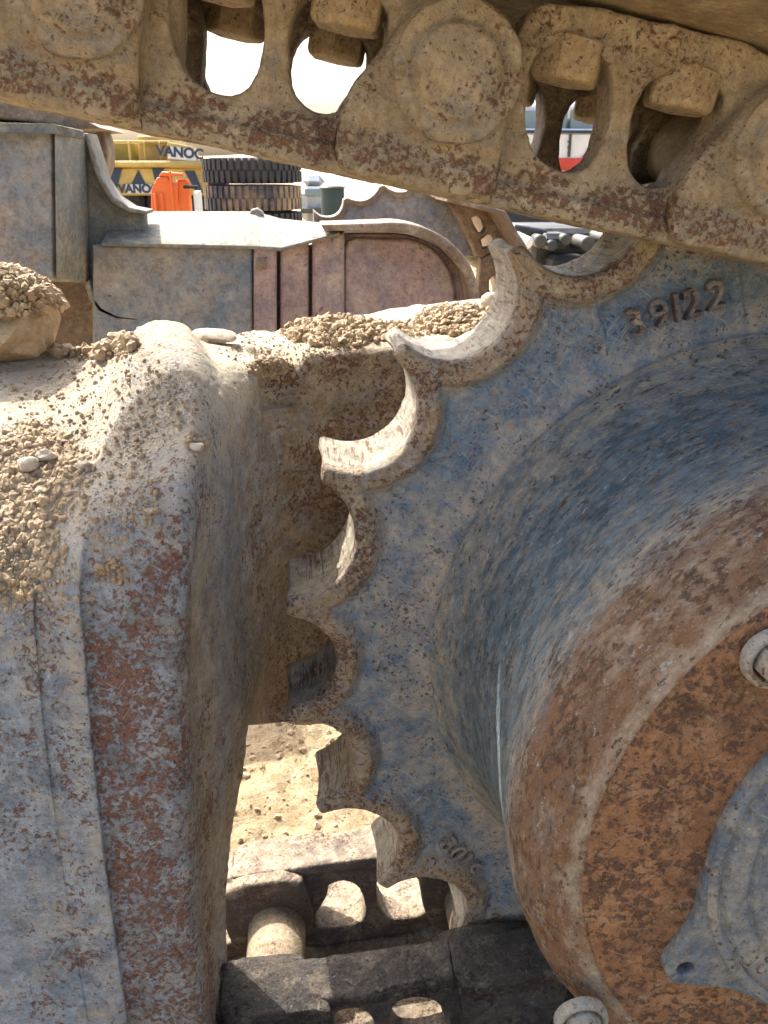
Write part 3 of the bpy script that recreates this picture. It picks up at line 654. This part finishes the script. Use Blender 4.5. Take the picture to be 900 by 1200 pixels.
def link_mesh(voxel=.0018):
    plate = smoothpoly(mm([(-184, -40), (-182, -67), (-100, -68), (40, -67), (44, -40), (34, 20), (-10, 44), (-28, 54), (-60, 56), (-168, 52), (-180, 40), (-186, 0)]), 1)
    parts = [solid2d([plate, WA, WB], .566, .600, .003)]
    # the rail: a thicker foot along the running edge
    rail = mm([(-176, -67), (40, -67), (40, -52), (-176, -52)])
    parts.append(solid2d([rail], .561, .603, .003))
    pad = smoothpoly(mm([(-52, -66), (36, -66), (39, -50), (36, -32), (38, -10), (38, 12), (26, 33), (6, 42), (-16, 40), (-34, 26), (-44, 4), (-62, -20), (-62, -60)]), 2)
    parts.append(solid2d([pad], .549, .60, .003))
    parts.append(solid2d([ell(0, 0, .0385, .0385)], .5425, .56, .002))
    parts.append(solid2d([ell(0, 0, .026, .026)], .5385, .55, .002))
    inner_end = smoothpoly(mm([(-256, -40), (-250, -67), (-172, -68), (-160, -40), (-162, 10), (-172, 40), (-200, 44), (-236, 38), (-256, 8)]), 1)
    parts.append(solid2d([inner_end], .582, .616, .005))
    V, F = join(parts)
    W, G, N = remesh(V, F, voxel, 4, .5)
    # groove cut by wear across the boss and blend of the pad's left side
    rr = np.hypot(W[:, 0], W[:, 2]); fr = N[:, 1] < -.3
    W[:, 1] += fr * (.0020 * sstep(.0030, .0008, np.abs(rr - .0265)))
    W[:, 1] += fr * .004 * sstep(.010, .002, np.hypot((W[:, 0] - .003) / 2.3, W[:, 2] + .014))
    W[:, 1] -= fr * .010 * sstep(.001, .05, -W[:, 0] - .04) * sstep(.16, .05, -W[:, 0]) * sstep(-.035, -.05, W[:, 2])
    W += N * (.0016 * fbm(W, 22, 3, 5) + .0009 * fbm(W, 90, 3, 15) + .0004 * fbm(W, 330, 2, 25))[:, None]
    # hollow between the boss and the rail where dust lies
    W[:, 1] += fr * .003 * sstep(.012, .002, np.abs(W[:, 2] + .043)) * (W[:, 0] > -.05)
    me = bpy.data.meshes.new('track_link'); me.from_pydata(W.tolist(), [], G)
    me.polygons.foreach_set('use_smooth', [True] * len(me.polygons))
    au = me.attributes.new('rust', 'FLOAT', 'POINT'); au.data.foreach_set('value', (.45 * sstep(-.034, -.046, W[:, 2]) * sstep(-.066, -.058, W[:, 2])).astype(np.float32))
    ad = me.attributes.new('dust', 'FLOAT', 'POINT'); ad.data.foreach_set('value', (.5 * sstep(.02, .05, W[:, 2])).astype(np.float32))
    return me, W, G
lm, LW, LG = link_mesh()
lm.materials.append(MAT['link'])
YM = .660                                    # middle plane of the chain
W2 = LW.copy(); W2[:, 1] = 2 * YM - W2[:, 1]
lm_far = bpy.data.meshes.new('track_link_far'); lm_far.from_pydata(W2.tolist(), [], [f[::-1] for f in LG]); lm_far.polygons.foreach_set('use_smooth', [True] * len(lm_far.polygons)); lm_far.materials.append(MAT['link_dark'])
lm_low = lm.copy(); lm_low.materials.clear(); lm_low.materials.append(MAT['rail_dark'])
def hexnut(rot):
    a = [(math.cos(t + rot) * .0235, math.sin(t + rot) * .0235) for t in np.linspace(0, 2 * math.pi, 7)[:-1]]
    prof = [(1., 0), (1., .0215), (.9, .0245)]
    V = []; 
    for s, h in prof:
        for x, y in a: V.append((x * s, y * s, -h))
    F = []
    for k in range(2):
        for i in range(6): F.append([k * 6 + i, k * 6 + (i + 1) % 6, (k + 1) * 6 + (i + 1) % 6, (k + 1) * 6 + i])
    F.append([12 + i for i in range(6)]); F.append([5 - i for i in range(6)])
    me = bpy.data.meshes.new('t'); me.from_pydata(V, [], F); bm = bmesh.new(); bm.from_mesh(me); bmesh.ops.recalc_face_normals(bm, faces=bm.faces)
    bmesh.ops.bevel(bm, geom=list(bm.edges), offset=.0013, segments=1, affect='EDGES'); bmesh.ops.subdivide_edges(bm, edges=[e for e in bm.edges if e.calc_length() > .008], cuts=3, use_grid_fill=True)
    W = np.array([v.co for v in bm.verts]); bm.to_mesh(me); bm.free()
    W += .0007 * np.stack([fbm(W, 120, 3, s) for s in (1, 2, 3)], 1)
    me.vertices.foreach_set('co', W.ravel()); me.materials.append(MAT['nut'])
    me.shade_flat(); me.set_sharp_from_angle(angle=math.radians(18)); me.polygons.foreach_set('use_smooth', [True] * len(me.polygons))
    return me
nutA, nutB = hexnut(.10), hexnut(.33)
def add_nuts(par, Y, dark=False):
    for i, (u, v) in enumerate(((-.1435, .0365), (-.0665, .0365))):
        n = link_obj('bolt_head', nutA if i == 0 else nutB, par, (u, Y, v))
        if dark: n.scale = (.5, .5, .5); n.location = (u, Y, v + .018)
first = {}
def place_link(pin, rot, low=False):
    """one near and one far side link hung on the pin point, plus the bushing between them"""
    base = np.array(CH.location)
    for side in ('near', 'far'):
        nuts = not (low and side == 'near')
        me = (lm_low if low else lm) if side == 'near' else lm_far
        o = link_obj('track_link', me, CH, tuple(np.array([pin[0], 0, pin[1]]) - base)); o.rotation_euler = (0, -rot, 0)
        if nuts: add_nuts(o, .582 if side == 'near' else 2 * YM - .582, low)
        if side == 'far': o['label'] = 'dark link of the far side of the chain'
    b = link_obj('bushing', bush_me, CH, tuple(np.array([pin[0], 0, pin[1]]) - base)); b.rotation_euler = (0, -rot, 0)
bV, bF = cyl((0, .596, 0), (0, .724, 0), .0310, 64, bev=.002)
o = mk('t', bV, bF, 'bush'); bush_me = o.data; bpy.data.objects.remove(o); 
for f in bush_me.polygons[-2:]: f.use_smooth = False
pin2 = (P2[0], P2[2])
shV, shF = None, None
def shoe_mesh():
    # grouser plate: thickness, bent leading edge, ridge on top; long axis along Y
    prof = [(-.206, .0595), (-.20, .057), (.006, .0565), (.016, .060), (.020, .070), (.010, .074), (0, .0695), (-.05, .0695), (-.06, .12), (-.072, .12), (-.078, .0695), (-.2, .0695), (-.208, .068)]
    ys = np.linspace(.45, .865, 60); V = []; 
    P = crspl(np.array([(a, b) for a, b in prof + prof[:1]]), 4)[:-1]
    for y in ys: V += [(a - .012, y, b) for a, b in P]
    V = np.array(V); F = gridfaces(len(ys), len(P))
    a = np.arange(len(ys) * len(P)).reshape(len(ys), len(P)); cl = np.stack([a[:-1, -1], a[1:, -1], a[1:, 0], a[:-1, 0]], -1)
    Fl = np.vstack([F, cl]).tolist() + [list(range(len(P)))[::-1], list((len(ys) - 1) * len(P) + np.arange(len(P)))]
    V[:, 2] += .002 * fbm(V, 18, 3, 2) + .0008 * fbm(V, 90, 3, 3)
    o = mk('t', V, Fl, 'shoe', angle=50); me = o.data; bpy.data.objects.remove(o); return me
shoe_me = shoe_mesh()
base = np.array(CH.location)
for kk in (-1, 0, 1, 2):
    pn = (pin2[0] + kk * .215 * math.cos(SL), pin2[1] + kk * .215 * math.sin(SL))
    place_link(pn, SL)
    s = link_obj('track_shoe', shoe_me, CH, tuple(np.array([pn[0], 0, pn[1]]) - base)); s.rotation_euler = (0, -SL, 0)
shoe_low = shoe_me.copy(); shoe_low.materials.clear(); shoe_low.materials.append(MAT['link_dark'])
for kk in (-2, -1, 0, 1, 2):
    place_link((-.052 + .215 * kk, -.768 + .02 * kk), math.pi + math.radians(5), low=True)
    s = link_obj('track_shoe', shoe_low, CH, tuple(np.array([-.052 + .215 * kk, 0, -.768 + .02 * kk]) - base)); s.rotation_euler = (0, -math.pi - math.radians(5), 0)

# ------------------------------------------------------------------ far undercarriage of the same machine
def plate(name, px, Y, th, mat, parent, bevel=.006, holes=(), sm=0, attrs=None):
    P = [tuple(U(a, b, Y)[[0, 2]]) for a, b in px]
    if sm: P = smoothpoly(P, sm)
    polys = [P] + [[tuple(U(a, b, Y)[[0, 2]]) for a, b in h] for h in holes]
    V, F = solid2d(polys, Y, Y + th, bevel)
    return mk(name, V, F, mat, parent, angle=40)
FF_ = empty('far_undercarriage', tuple(U(250, 330, 2.0)), label='pale dusty far track frame with boxy head and arched pinkish guard, seen across the machine', cat='track frame')
def px_loft(name, rings, mat, parent, b=.004):
    V, F = loft([[U(*p) for p in r] for r in rings]); return bevelled(name, V, F, mat, parent, b, 2)
# head box: blue front, pale chamfered side, lid
px_loft('head_box', [[(-160,150,1.78),(60,152,1.78),(62,328,1.78),(-160,322,1.78)], [(-160,150,2.4),(104,158,2.02),(107,332,2.02),(-160,322,2.4)]], 'far_blue', FF_, .008)
px_loft('side_panel', [[(64,156,1.775),(101,163,1.98),(105,330,1.98),(66,326,1.775)], [(64,156,1.83),(101,163,2.03),(105,330,2.03),(66,326,1.83)]], 'far_pale', FF_, .004)
px_loft('lid', [[(-160,141,1.76),(62,145,1.76),(98,153,1.94),(98,163,1.94),(62,157,1.76),(-160,153,1.76)], [(-160,141,2.4),(62,145,2.4),(98,153,2.05),(98,163,2.05),(62,157,2.4),(-160,153,2.4)]], 'far_pale', FF_, .003)
# web and beam
plate('web', [(100,160),(108,185),(116,212),(130,233),(150,246),(170,250),(172,300),(160,372),(138,368),(118,352),(104,330),(96,320)], 2.0, .04, 'far_pale', FF_, .008)
plate('web_flange', [(98,156),(103,156),(112,184),(120,210),(133,230),(152,243),(172,247),(172,251),(150,249),(130,237),(115,214),(106,188)], 1.965, .09, 'far_pale', FF_, .004)
plate('skirt_flange', [(104,328),(109,345),(120,360),(138,369),(162,372),(162,377),(136,375),(115,366),(104,350),(99,334)], 1.95, .07, 'far_pale', FF_, .004)
plate('skirt', [(20,320),(104,328),(118,360),(150,372),(150,420),(20,420)], 2.06, .03, MAT['far_rust'], FF_, .004)
px_loft('top_flange', [[(118,284,1.93),(306,288,1.93),(306,293,1.93),(118,289,1.93)], [(140,247,2.12),(300,247,2.12),(300,251,2.12),(140,252,2.12)]], 'far_pale', FF_, .004)
px_loft('top_flange', [[(300,288,1.93),(330,290,1.93),(398,272,1.93),(398,276,1.93),(330,295,1.93),(300,293,1.93)], [(298,247,2.12),(330,256,2.12),(400,263,2.12),(400,266,2.12),(330,260,2.12),(298,252,2.12)]], 'far_pale', FF_, .003)
plate('lug', [(291,252),(294,246),(301,244),(307,248),(311,256),(311,262),(291,260)], 2.10, .05, 'far_pale', FF_, .006)
plate('beam', [(108,288),(296,290),(296,430),(108,430)], 1.95, .08, 'far_blue', FF_, .006)
plate('upright', [(297,289),(324,291),(324,430),(297,430)], 1.935, .09, MAT['far_pink'], FF_, .008)
plate('lug_plate', [(300,302),(312,302),(312,316),(300,316)], 1.928, .01, MAT['far_rust'], FF_, .003)
plate('back_plate', [(297,296),(404,282),(404,430),(297,430)], 2.03, .03, 'far_pink', FF_, .004)
plate('upright', [(328,290),(362,280),(362,430),(328,430)], 1.955, .07, MAT['far_pink'], FF_, .008)
plate('upright', [(366,276),(404,272),(404,430),(366,430)], 1.945, .07, MAT['far_pink'], FF_, .012)
# guard: back plate, raised door, arch band
def arch(x0, x1, yb, cx, cy, rx, ry, n=14):
    p = [(x0, yb), (x0, cy - ry)]
    for t in np.linspace(math.pi / 2, 0, n): p.append((cx + rx * math.cos(t), cy - ry * math.sin(t)))
    p.append((cx + rx, yb)); return p
plate('guard_back', arch(400, 0, 430, 458, 352, 92, 78), 1.98, .05, MAT['far_pink'], FF_, .006)
door = [(404, 430), (404, 292), (408, 283), (418, 279)] + [(472 + 62 * math.cos(t), 350 - 70 * math.sin(t)) for t in np.linspace(1.7, 0, 14)] + [(534, 430)]
plate('guard_door', door, 1.962, .03, MAT['far_pink'], FF_, .008)
ai = [(458 + 92 * math.cos(t), 352 - 80 * math.sin(t)) for t in np.linspace(0, 1.7, 20)] + [(380, 270)]
ao = [(376, 263)] + [(460 + 102 * math.cos(t), 352 - 92 * math.sin(t)) for t in np.linspace(1.7, 0, 20)]
plate('arch_band', [(550, 430)] + ai + ao + [(562, 430)], 1.90, .14, MAT['far_rust'], FF_, .005)
# far sprocket (behind the guard) and far chain
FS = empty('far_sprocket', tuple(U(460, 330, 2.2)), label='far sprocket with worn hooked teeth rising behind the arched guard', cat='sprocket')
tp = [(369, 249), (401, 226), (446, 210), (492, 206), (532, 222)]
prof = [(369, 300), (367, 246)]
for (a, b), (c, d) in zip(tp[:-1], tp[1:]):
    mx, my = (a + c) / 2, (b + d) / 2; nx, ny = -(d - b), (c - a); l = math.hypot(nx, ny); nx, ny = nx / l, ny / l
    for t in np.linspace(.08, .92, 9):
        s = math.sin(math.pi * t) ** .6 * 17
        prof.append((a + (c - a) * t + nx * s, b + (d - b) * t + ny * s))
prof += [(545, 240), (560, 300)]
plate('tooth_ring', prof, 2.2, .07, 'far_blue', FS, .004)
band = prof[2:-2]; inner = [(a + 3, b + 7) for a, b in band[::-1]]
plate('rim', [(366, 246), (369, 249)] + band + inner + [(374, 262)], 2.188, .02, MAT['far_rust'], FS, .003)
FCH = empty('far_track_chain', tuple(U(570, 290, 2.2)), label='far track chain hanging down past the arched guard, oval holes in its links', cat='track chain')
FCH_l = [(525, 243), (588, 252), (606, 300), (622, 400), (560, 400), (556, 320), (545, 285)]
plate('track_link', [(524, 236), (590, 250), (600, 280), (566, 302), (558, 300), (540, 262)], 2.16, .05, MAT['far_rust'], FCH, .006,
      holes=[[(553, 256), (560, 252), (567, 258), (570, 268), (566, 274), (558, 270)], [(563, 282), (572, 275), (580, 277), (582, 284), (574, 290), (566, 291)]])
plate('track_link', [(564, 304), (600, 283), (624, 330), (632, 400), (566, 400), (560, 340)], 2.16, .05, MAT['far_rust'], FCH, .006,
      holes=[[(574, 328), (580, 322), (584, 330), (583, 342), (578, 346), (574, 340)]])
plate('track_shoe', [(524, 230), (592, 247), (618, 290), (640, 400), (634, 400), (612, 292), (588, 252), (524, 236)], 2.0, .5, MAT['far_rust'], FCH, .003)
# curved rusty flange of the carrier roller above the head box, and dark underside of the far upper run
CR = empty('carrier_roller', tuple(U(95, 190, 2.3)), label='curved rusty roller rim between the head box and the upper chain', cat='roller')
arc = [(98 + 28 * math.cos(t), 182 - 44 * math.sin(t)) for t in np.linspace(1.5, -.75, 22)]; arci = [(97 + 21 * math.cos(t), 182 - 38 * math.sin(t)) for t in np.linspace(-.75, 1.5, 22)]
plate('rim', arc + arci, 2.3, .1, MAT['far_rust'], CR, .004)
plate('flange', [(98 + 22 * math.cos(t), 182 - 39 * math.sin(t)) for t in np.linspace(0, 2 * math.pi, 40)[:-1]], 2.38, .06, 'far_pink', CR, .004)
FU = plate('track_chain', [(-260, 70), (60, 118), (118, 150), (90, 152), (30, 142), (-260, 120)], 2.15, .3, MAT['far_rust'], None, .006)
tag(FU, 'dark underside of the far upper track run above the pale head box', 'track chain')

# ------------------------------------------------------------------ yard behind
def ubox(name, x0, y0, x1, y1, Y, depth, mat, parent, b=.02):
    a = U(x0, y0, Y); c = U(x1, y1, Y)
    V, F = box(min(a[0], c[0]), max(a[0], c[0]), Y, Y + depth, min(a[2], c[2]), max(a[2], c[2]))
    return bevelled(name, V, F, mat, parent, b, 1)
def flat_text(txt, px, py, Y, size, mat, parent, rot=0):
    cu = bpy.data.curves.new('lettering', 'FONT'); cu.body = txt; cu.size = size; cu.extrude = .004; cu.align_x = 'CENTER'; cu.align_y = 'CENTER'; cu.offset = .006
    o = bpy.data.objects.new('t', cu); COL.objects.link(o); dg = bpy.context.evaluated_depsgraph_get(); me = bpy.data.meshes.new_from_object(o.evaluated_get(dg)); bpy.data.objects.remove(o)
    V = np.zeros(len(me.vertices) * 3); me.vertices.foreach_get('co', V); V = V.reshape(-1, 3); F = [list(p.vertices) for p in me.polygons]; bpy.data.meshes.remove(me)
    c = U(px, py, Y); cr, sr = math.cos(rot), math.sin(rot)
    return mk('lettering', np.stack([V[:, 0] * cr - V[:, 1] * sr + c[0], c[1] - V[:, 2], V[:, 0] * sr + V[:, 1] * cr + c[2]], 1), F, mat, parent, smooth=False)
T = 11.0
TR = empty('dump_truck', (U(180, 250, T)[0], T, GZ), label='yellow dump truck with navy warning stripes behind the frame', cat='truck')
ubox('hood', 96, 166, 160, 194, T + .3, 1.5, 'yellow_d', TR)
ubox('cab', 160, 158, 204, 194, T + .2, 1.4, 'yellow', TR)
ubox('top_rail', 96, 164, 200, 168, T + .1, .08, 'yellow', TR, .01)
for xx in (128, 150, 168, 186): ubox('post', xx, 166, xx + 3, 193, T + .05, .05, 'yellow', TR, .01)
ubox('ledge', 98, 188, 240, 196, T - .1, .6, 'yellow', TR)
ubox('bumper', 98, 196, 244, 229, T, .5, 'yellow', TR)
plate('side_board', [(196, 166), (226, 172), (236, 198), (196, 196)], T - .05, .3, 'yellow', TR, .01)
for poly in ([(128, 197), (143, 197), (135, 228), (118, 228)], [(162, 199), (176, 226), (149, 226)], [(178, 197), (192, 197), (192, 214), (182, 214)], [(216, 200), (228, 200), (238, 226), (230, 226)], [(100, 197), (110, 197), (104, 226), (98, 226)]):
    plate('warning_stripe', poly, T - .012, .02, 'navy', TR, 0)
plate('name_board', [(147, 216), (178, 216), (178, 227), (147, 227)], T - .03, .02, 'white', TR, .003)
flat_text('VANOC', 162.5, 221.5, T - .034, .13, 'navy', TR)
plate('name_board', [(197, 171), (225, 175), (231, 189), (197, 186)], T - .07, .02, 'white', TR, .003)
flat_text('VANOC', 211, 179, T - .074, .15, 'navy', TR, -.08)
ubox('chassis', 110, 229, 232, 252, T + .2, 2.5, 'black', TR)
for xx in (125, 225):
    c = U(xx, 255, T + .3); V, F = cyl((c[0], T + .1, GZ + .5), (c[0], T + .6, GZ + .5), .5, 32, bev=.06); mk('wheel', V, F, 'rubber', TR, angle=40)
OB = empty('skip', (U(205, 250, 8)[0], 8, GZ), label='bright orange steel skip in front of the yellow truck', cat='skip')
plate('side_wall', [(177, 222), (184, 208), (196, 206), (200, 214), (208, 214), (208, 300), (177, 300)], 8, .06, 'orange', OB, .01)
ubox('front_wall', 205, 210, 229, 300, 8.05, .06, 'orange', OB)
ubox('post', 200, 200, 206, 300, 7.96, .1, 'orange', OB, .01)
plate('rim', [(186, 206), (190, 201), (214, 203), (216, 207)], 7.97, .12, 'orange', OB, .01)
ubox('rib', 183, 226, 186, 300, 7.97, .04, 'orange', OB, .01)
ubox('rib', 191, 226, 194, 300, 7.97, .04, 'orange', OB, .01)
ubox('end_board', 229, 224, 235, 300, 8.02, .3, 'white', OB)
ubox('latch', 214, 217, 232, 221, 7.95, .06, 'black', OB, .01)
# tyres lying in a stack
def tyre(cx, cy, z, R, h, mat, label):
    prof = [(R * .55, h * .12), (R * .62, .02), (R * .85, 0), (R * .96, h * .1), (R, h * .25), (R, h * .75), (R * .96, h * .9), (R * .85, h), (R * .62, h * .98), (R * .55, h * .88), (R * .52, h * .5), (R * .55, h * .12)]
    n = 96; P = np.array(prof); th = np.linspace(0, 2 * math.pi, n, endpoint=False)
    V = np.stack([np.outer(np.cos(th), P[:, 0]), np.outer(np.sin(th), P[:, 0]), np.tile(P[:, 1], (n, 1))], -1)
    Fg = gridfaces(n, len(P), True); root = empty('tyre', (cx, cy, z), label=label, cat='tyre', group='tyres stacked flat behind the far frame')
    mk('casing', V.reshape(-1, 3) + (cx, cy, z), Fg, mat, root, angle=40)
    parts = []
    for i in range(44):
        for row, (z0, z1) in enumerate(((.04, .48), (.52, .96))):
            a = (i + .5 * row) * 2 * math.pi / 44; w = .042; r0, r1 = R * .97, R * 1.035
            q = [(r * math.cos(a + s * w), r * math.sin(a + s * w), zz * h) for r in (r0, r1) for s in (-1, 1) for zz in (z0, z1)]
            parts.append((np.array(q) + (cx, cy, z), [[0, 1, 3, 2], [4, 6, 7, 5], [0, 4, 5, 1], [2, 3, 7, 6], [0, 2, 6, 4], [1, 5, 7, 3]]))
    V, F = join(parts); tr = mk('tread', V, F, mat, root, smooth=False)
    return root
tc = U(297, 235, 9.6)
zb = U(297, 250, 9.0)[2]; zt = U(297, 217, 9.0)[2]; hh = zt - zb
tR = (U(351, 235, 9.6)[0] - U(241, 235, 9.6)[0]) / 2
tyre(tc[0], 9.6, zb + .01, tR, hh * .95, MAT['dusty_rubber'], 'worn tyre with a dusty tan patch, second from the top of the stack')
tyre(tc[0] + .0, 9.65, zt + .01, tR * 1.02, hh * .95, 'rubber', 'black knobbly tyre in the stack just below the upper chain')
zz = zb - hh
n = 0
while zz > GZ - .3:
    tyre(tc[0], 9.62, zz + .01, tR, hh * .95, 'rubber', ('third tyre from the top of the stack, hidden by the far frame', 'bottom tyre of the stack, on the ground behind the far frame', 'buried tyre under the stack')[min(n, 2)]); zz -= hh; n += 1
# pale van and green drum at the right of the tyres
VN = empty('van', (U(370, 240, 14)[0], 14, GZ), label='pale van far off beside the tyre stack', cat='van')
ubox('body', 352, 219, 384, 262, 14, 4, 'van_grey', VN, .1); ubox('roof', 354, 205, 382, 220, 14.3, 3, 'van_grey', VN, .1)
ubox('window', 357, 221, 378, 230, 13.97, .05, 'glass', VN, .01); ubox('bumper', 352, 244, 384, 250, 13.9, .1, 'engine', VN, .01)
DR = empty('tank', (U(388, 240, 7)[0], 7, GZ), label='dark green tank standing behind the far sprocket teeth', cat='tank')
c = U(390, 240, 7); V, F = cyl((c[0], 7, GZ), (c[0], 7, U(390, 218, 7)[2]), .09, 32, bev=.01); mk('shell', V, F, 'green', DR, angle=40)
V, F = cyl((c[0], 7, U(390, 221, 7)[2]), (c[0], 7, U(390, 219, 7)[2]), .1, 32, bev=.004); mk('hoop', V, F, 'engine', DR, angle=40)
# red and white truck cab
RT = empty('lorry_cab', (U(665, 190, 8)[0], 8, GZ), label='white lorry cab with red lower stripe seen through the chain window', cat='lorry')
ubox('cab', 560, 150, 760, 300, 8, 2.2, 'white', RT, .05); ubox('roof', 575, 112, 745, 151, 8.1, 2.0, 'white', RT, .08)
ubox('window', 600, 128, 664, 152, 8.07, .05, 'glass', RT, .01); ubox('window', 670, 128, 730, 152, 8.07, .05, 'glass', RT, .01); ubox('trim', 560, 152, 760, 156, 7.98, .05, 'navy', RT, .004)
ubox('stripe', 560, 185, 760, 200, 7.98, .04, 'red', RT, .002); plate('stripe', [(682, 184), (700, 166), (712, 160), (712, 184)], 7.98, .03, 'red', RT, .002)
ubox('seam', 667.6, 157, 668.4, 184, 7.985, .03, 'engine', RT, 0)
for yy in (165, 172, 179): ubox('rivet', 666, yy, 667.4, yy + 1.5, 7.97, .03, 'engine', RT, .001)
for xx in (600, 720):
    c = U(xx, 255, 8); V, F = cyl((c[0], 7.9, GZ + .5), (c[0], 8.3, GZ + .5), .5, 32, bev=.05); mk('wheel', V, F, 'rubber', RT, angle=40)
# dark engine block on the ground right of the far chain
EN = empty('engine_block', (U(670, 300, 3.6)[0], 3.6, GZ), label='dark greasy engine block behind the far chain', cat='engine')
ubox('block', 625, 268, 780, 420, 3.75, .5, 'engine', EN, .02); ubox('sump', 650, 300, 740, 420, 3.6, .3, 'black', EN, .02); ubox('cover', 636, 274, 668, 292, 3.62, .2, 'engine', EN, .02)
for xx, yy, r in ((634, 283, .026), (648, 288, .022), (664, 281, .022), (690, 286, .03), (712, 280, .025)):
    c = U(xx, yy, 3.58); V, F = cyl(c, c + np.array([0, .3, 0]), r, 24, bev=.004); mk('pulley', V, F, 'engine', EN, angle=40)
c0 = U(600, 276, 3.3); c1 = U(622, 286, 3.25); V, F = cyl(c0, c1, .022, 24, bev=.006); mk('white_pipe', V, F, 'white', EN, angle=40)
c0 = U(600, 268, 3.7); c1 = U(640, 274, 3.7); V, F = cyl(c0, c1, .02, 24, bev=.006); mk('hose', V, F, 'engine', EN, angle=40)
# low pale spoil bank on the horizon
xs = np.linspace(-160, 220, 120); ys = np.linspace(90, 150, 20); Xg, Yg = np.meshgrid(xs, ys, indexing='ij')
Pb = np.stack([Xg.ravel(), Yg.ravel(), np.zeros(Xg.size)], 1); Pb[:, 2] = GZ - .5 + (3.0 + 2 * fbm(Pb, .03, 3, 5)) * np.sin(np.clip((Pb[:, 1] - 90) / 60, 0, 1) * math.pi)
tag(mk('hill', Pb, gridfaces(120, 20), 'ground'), kind='structure')
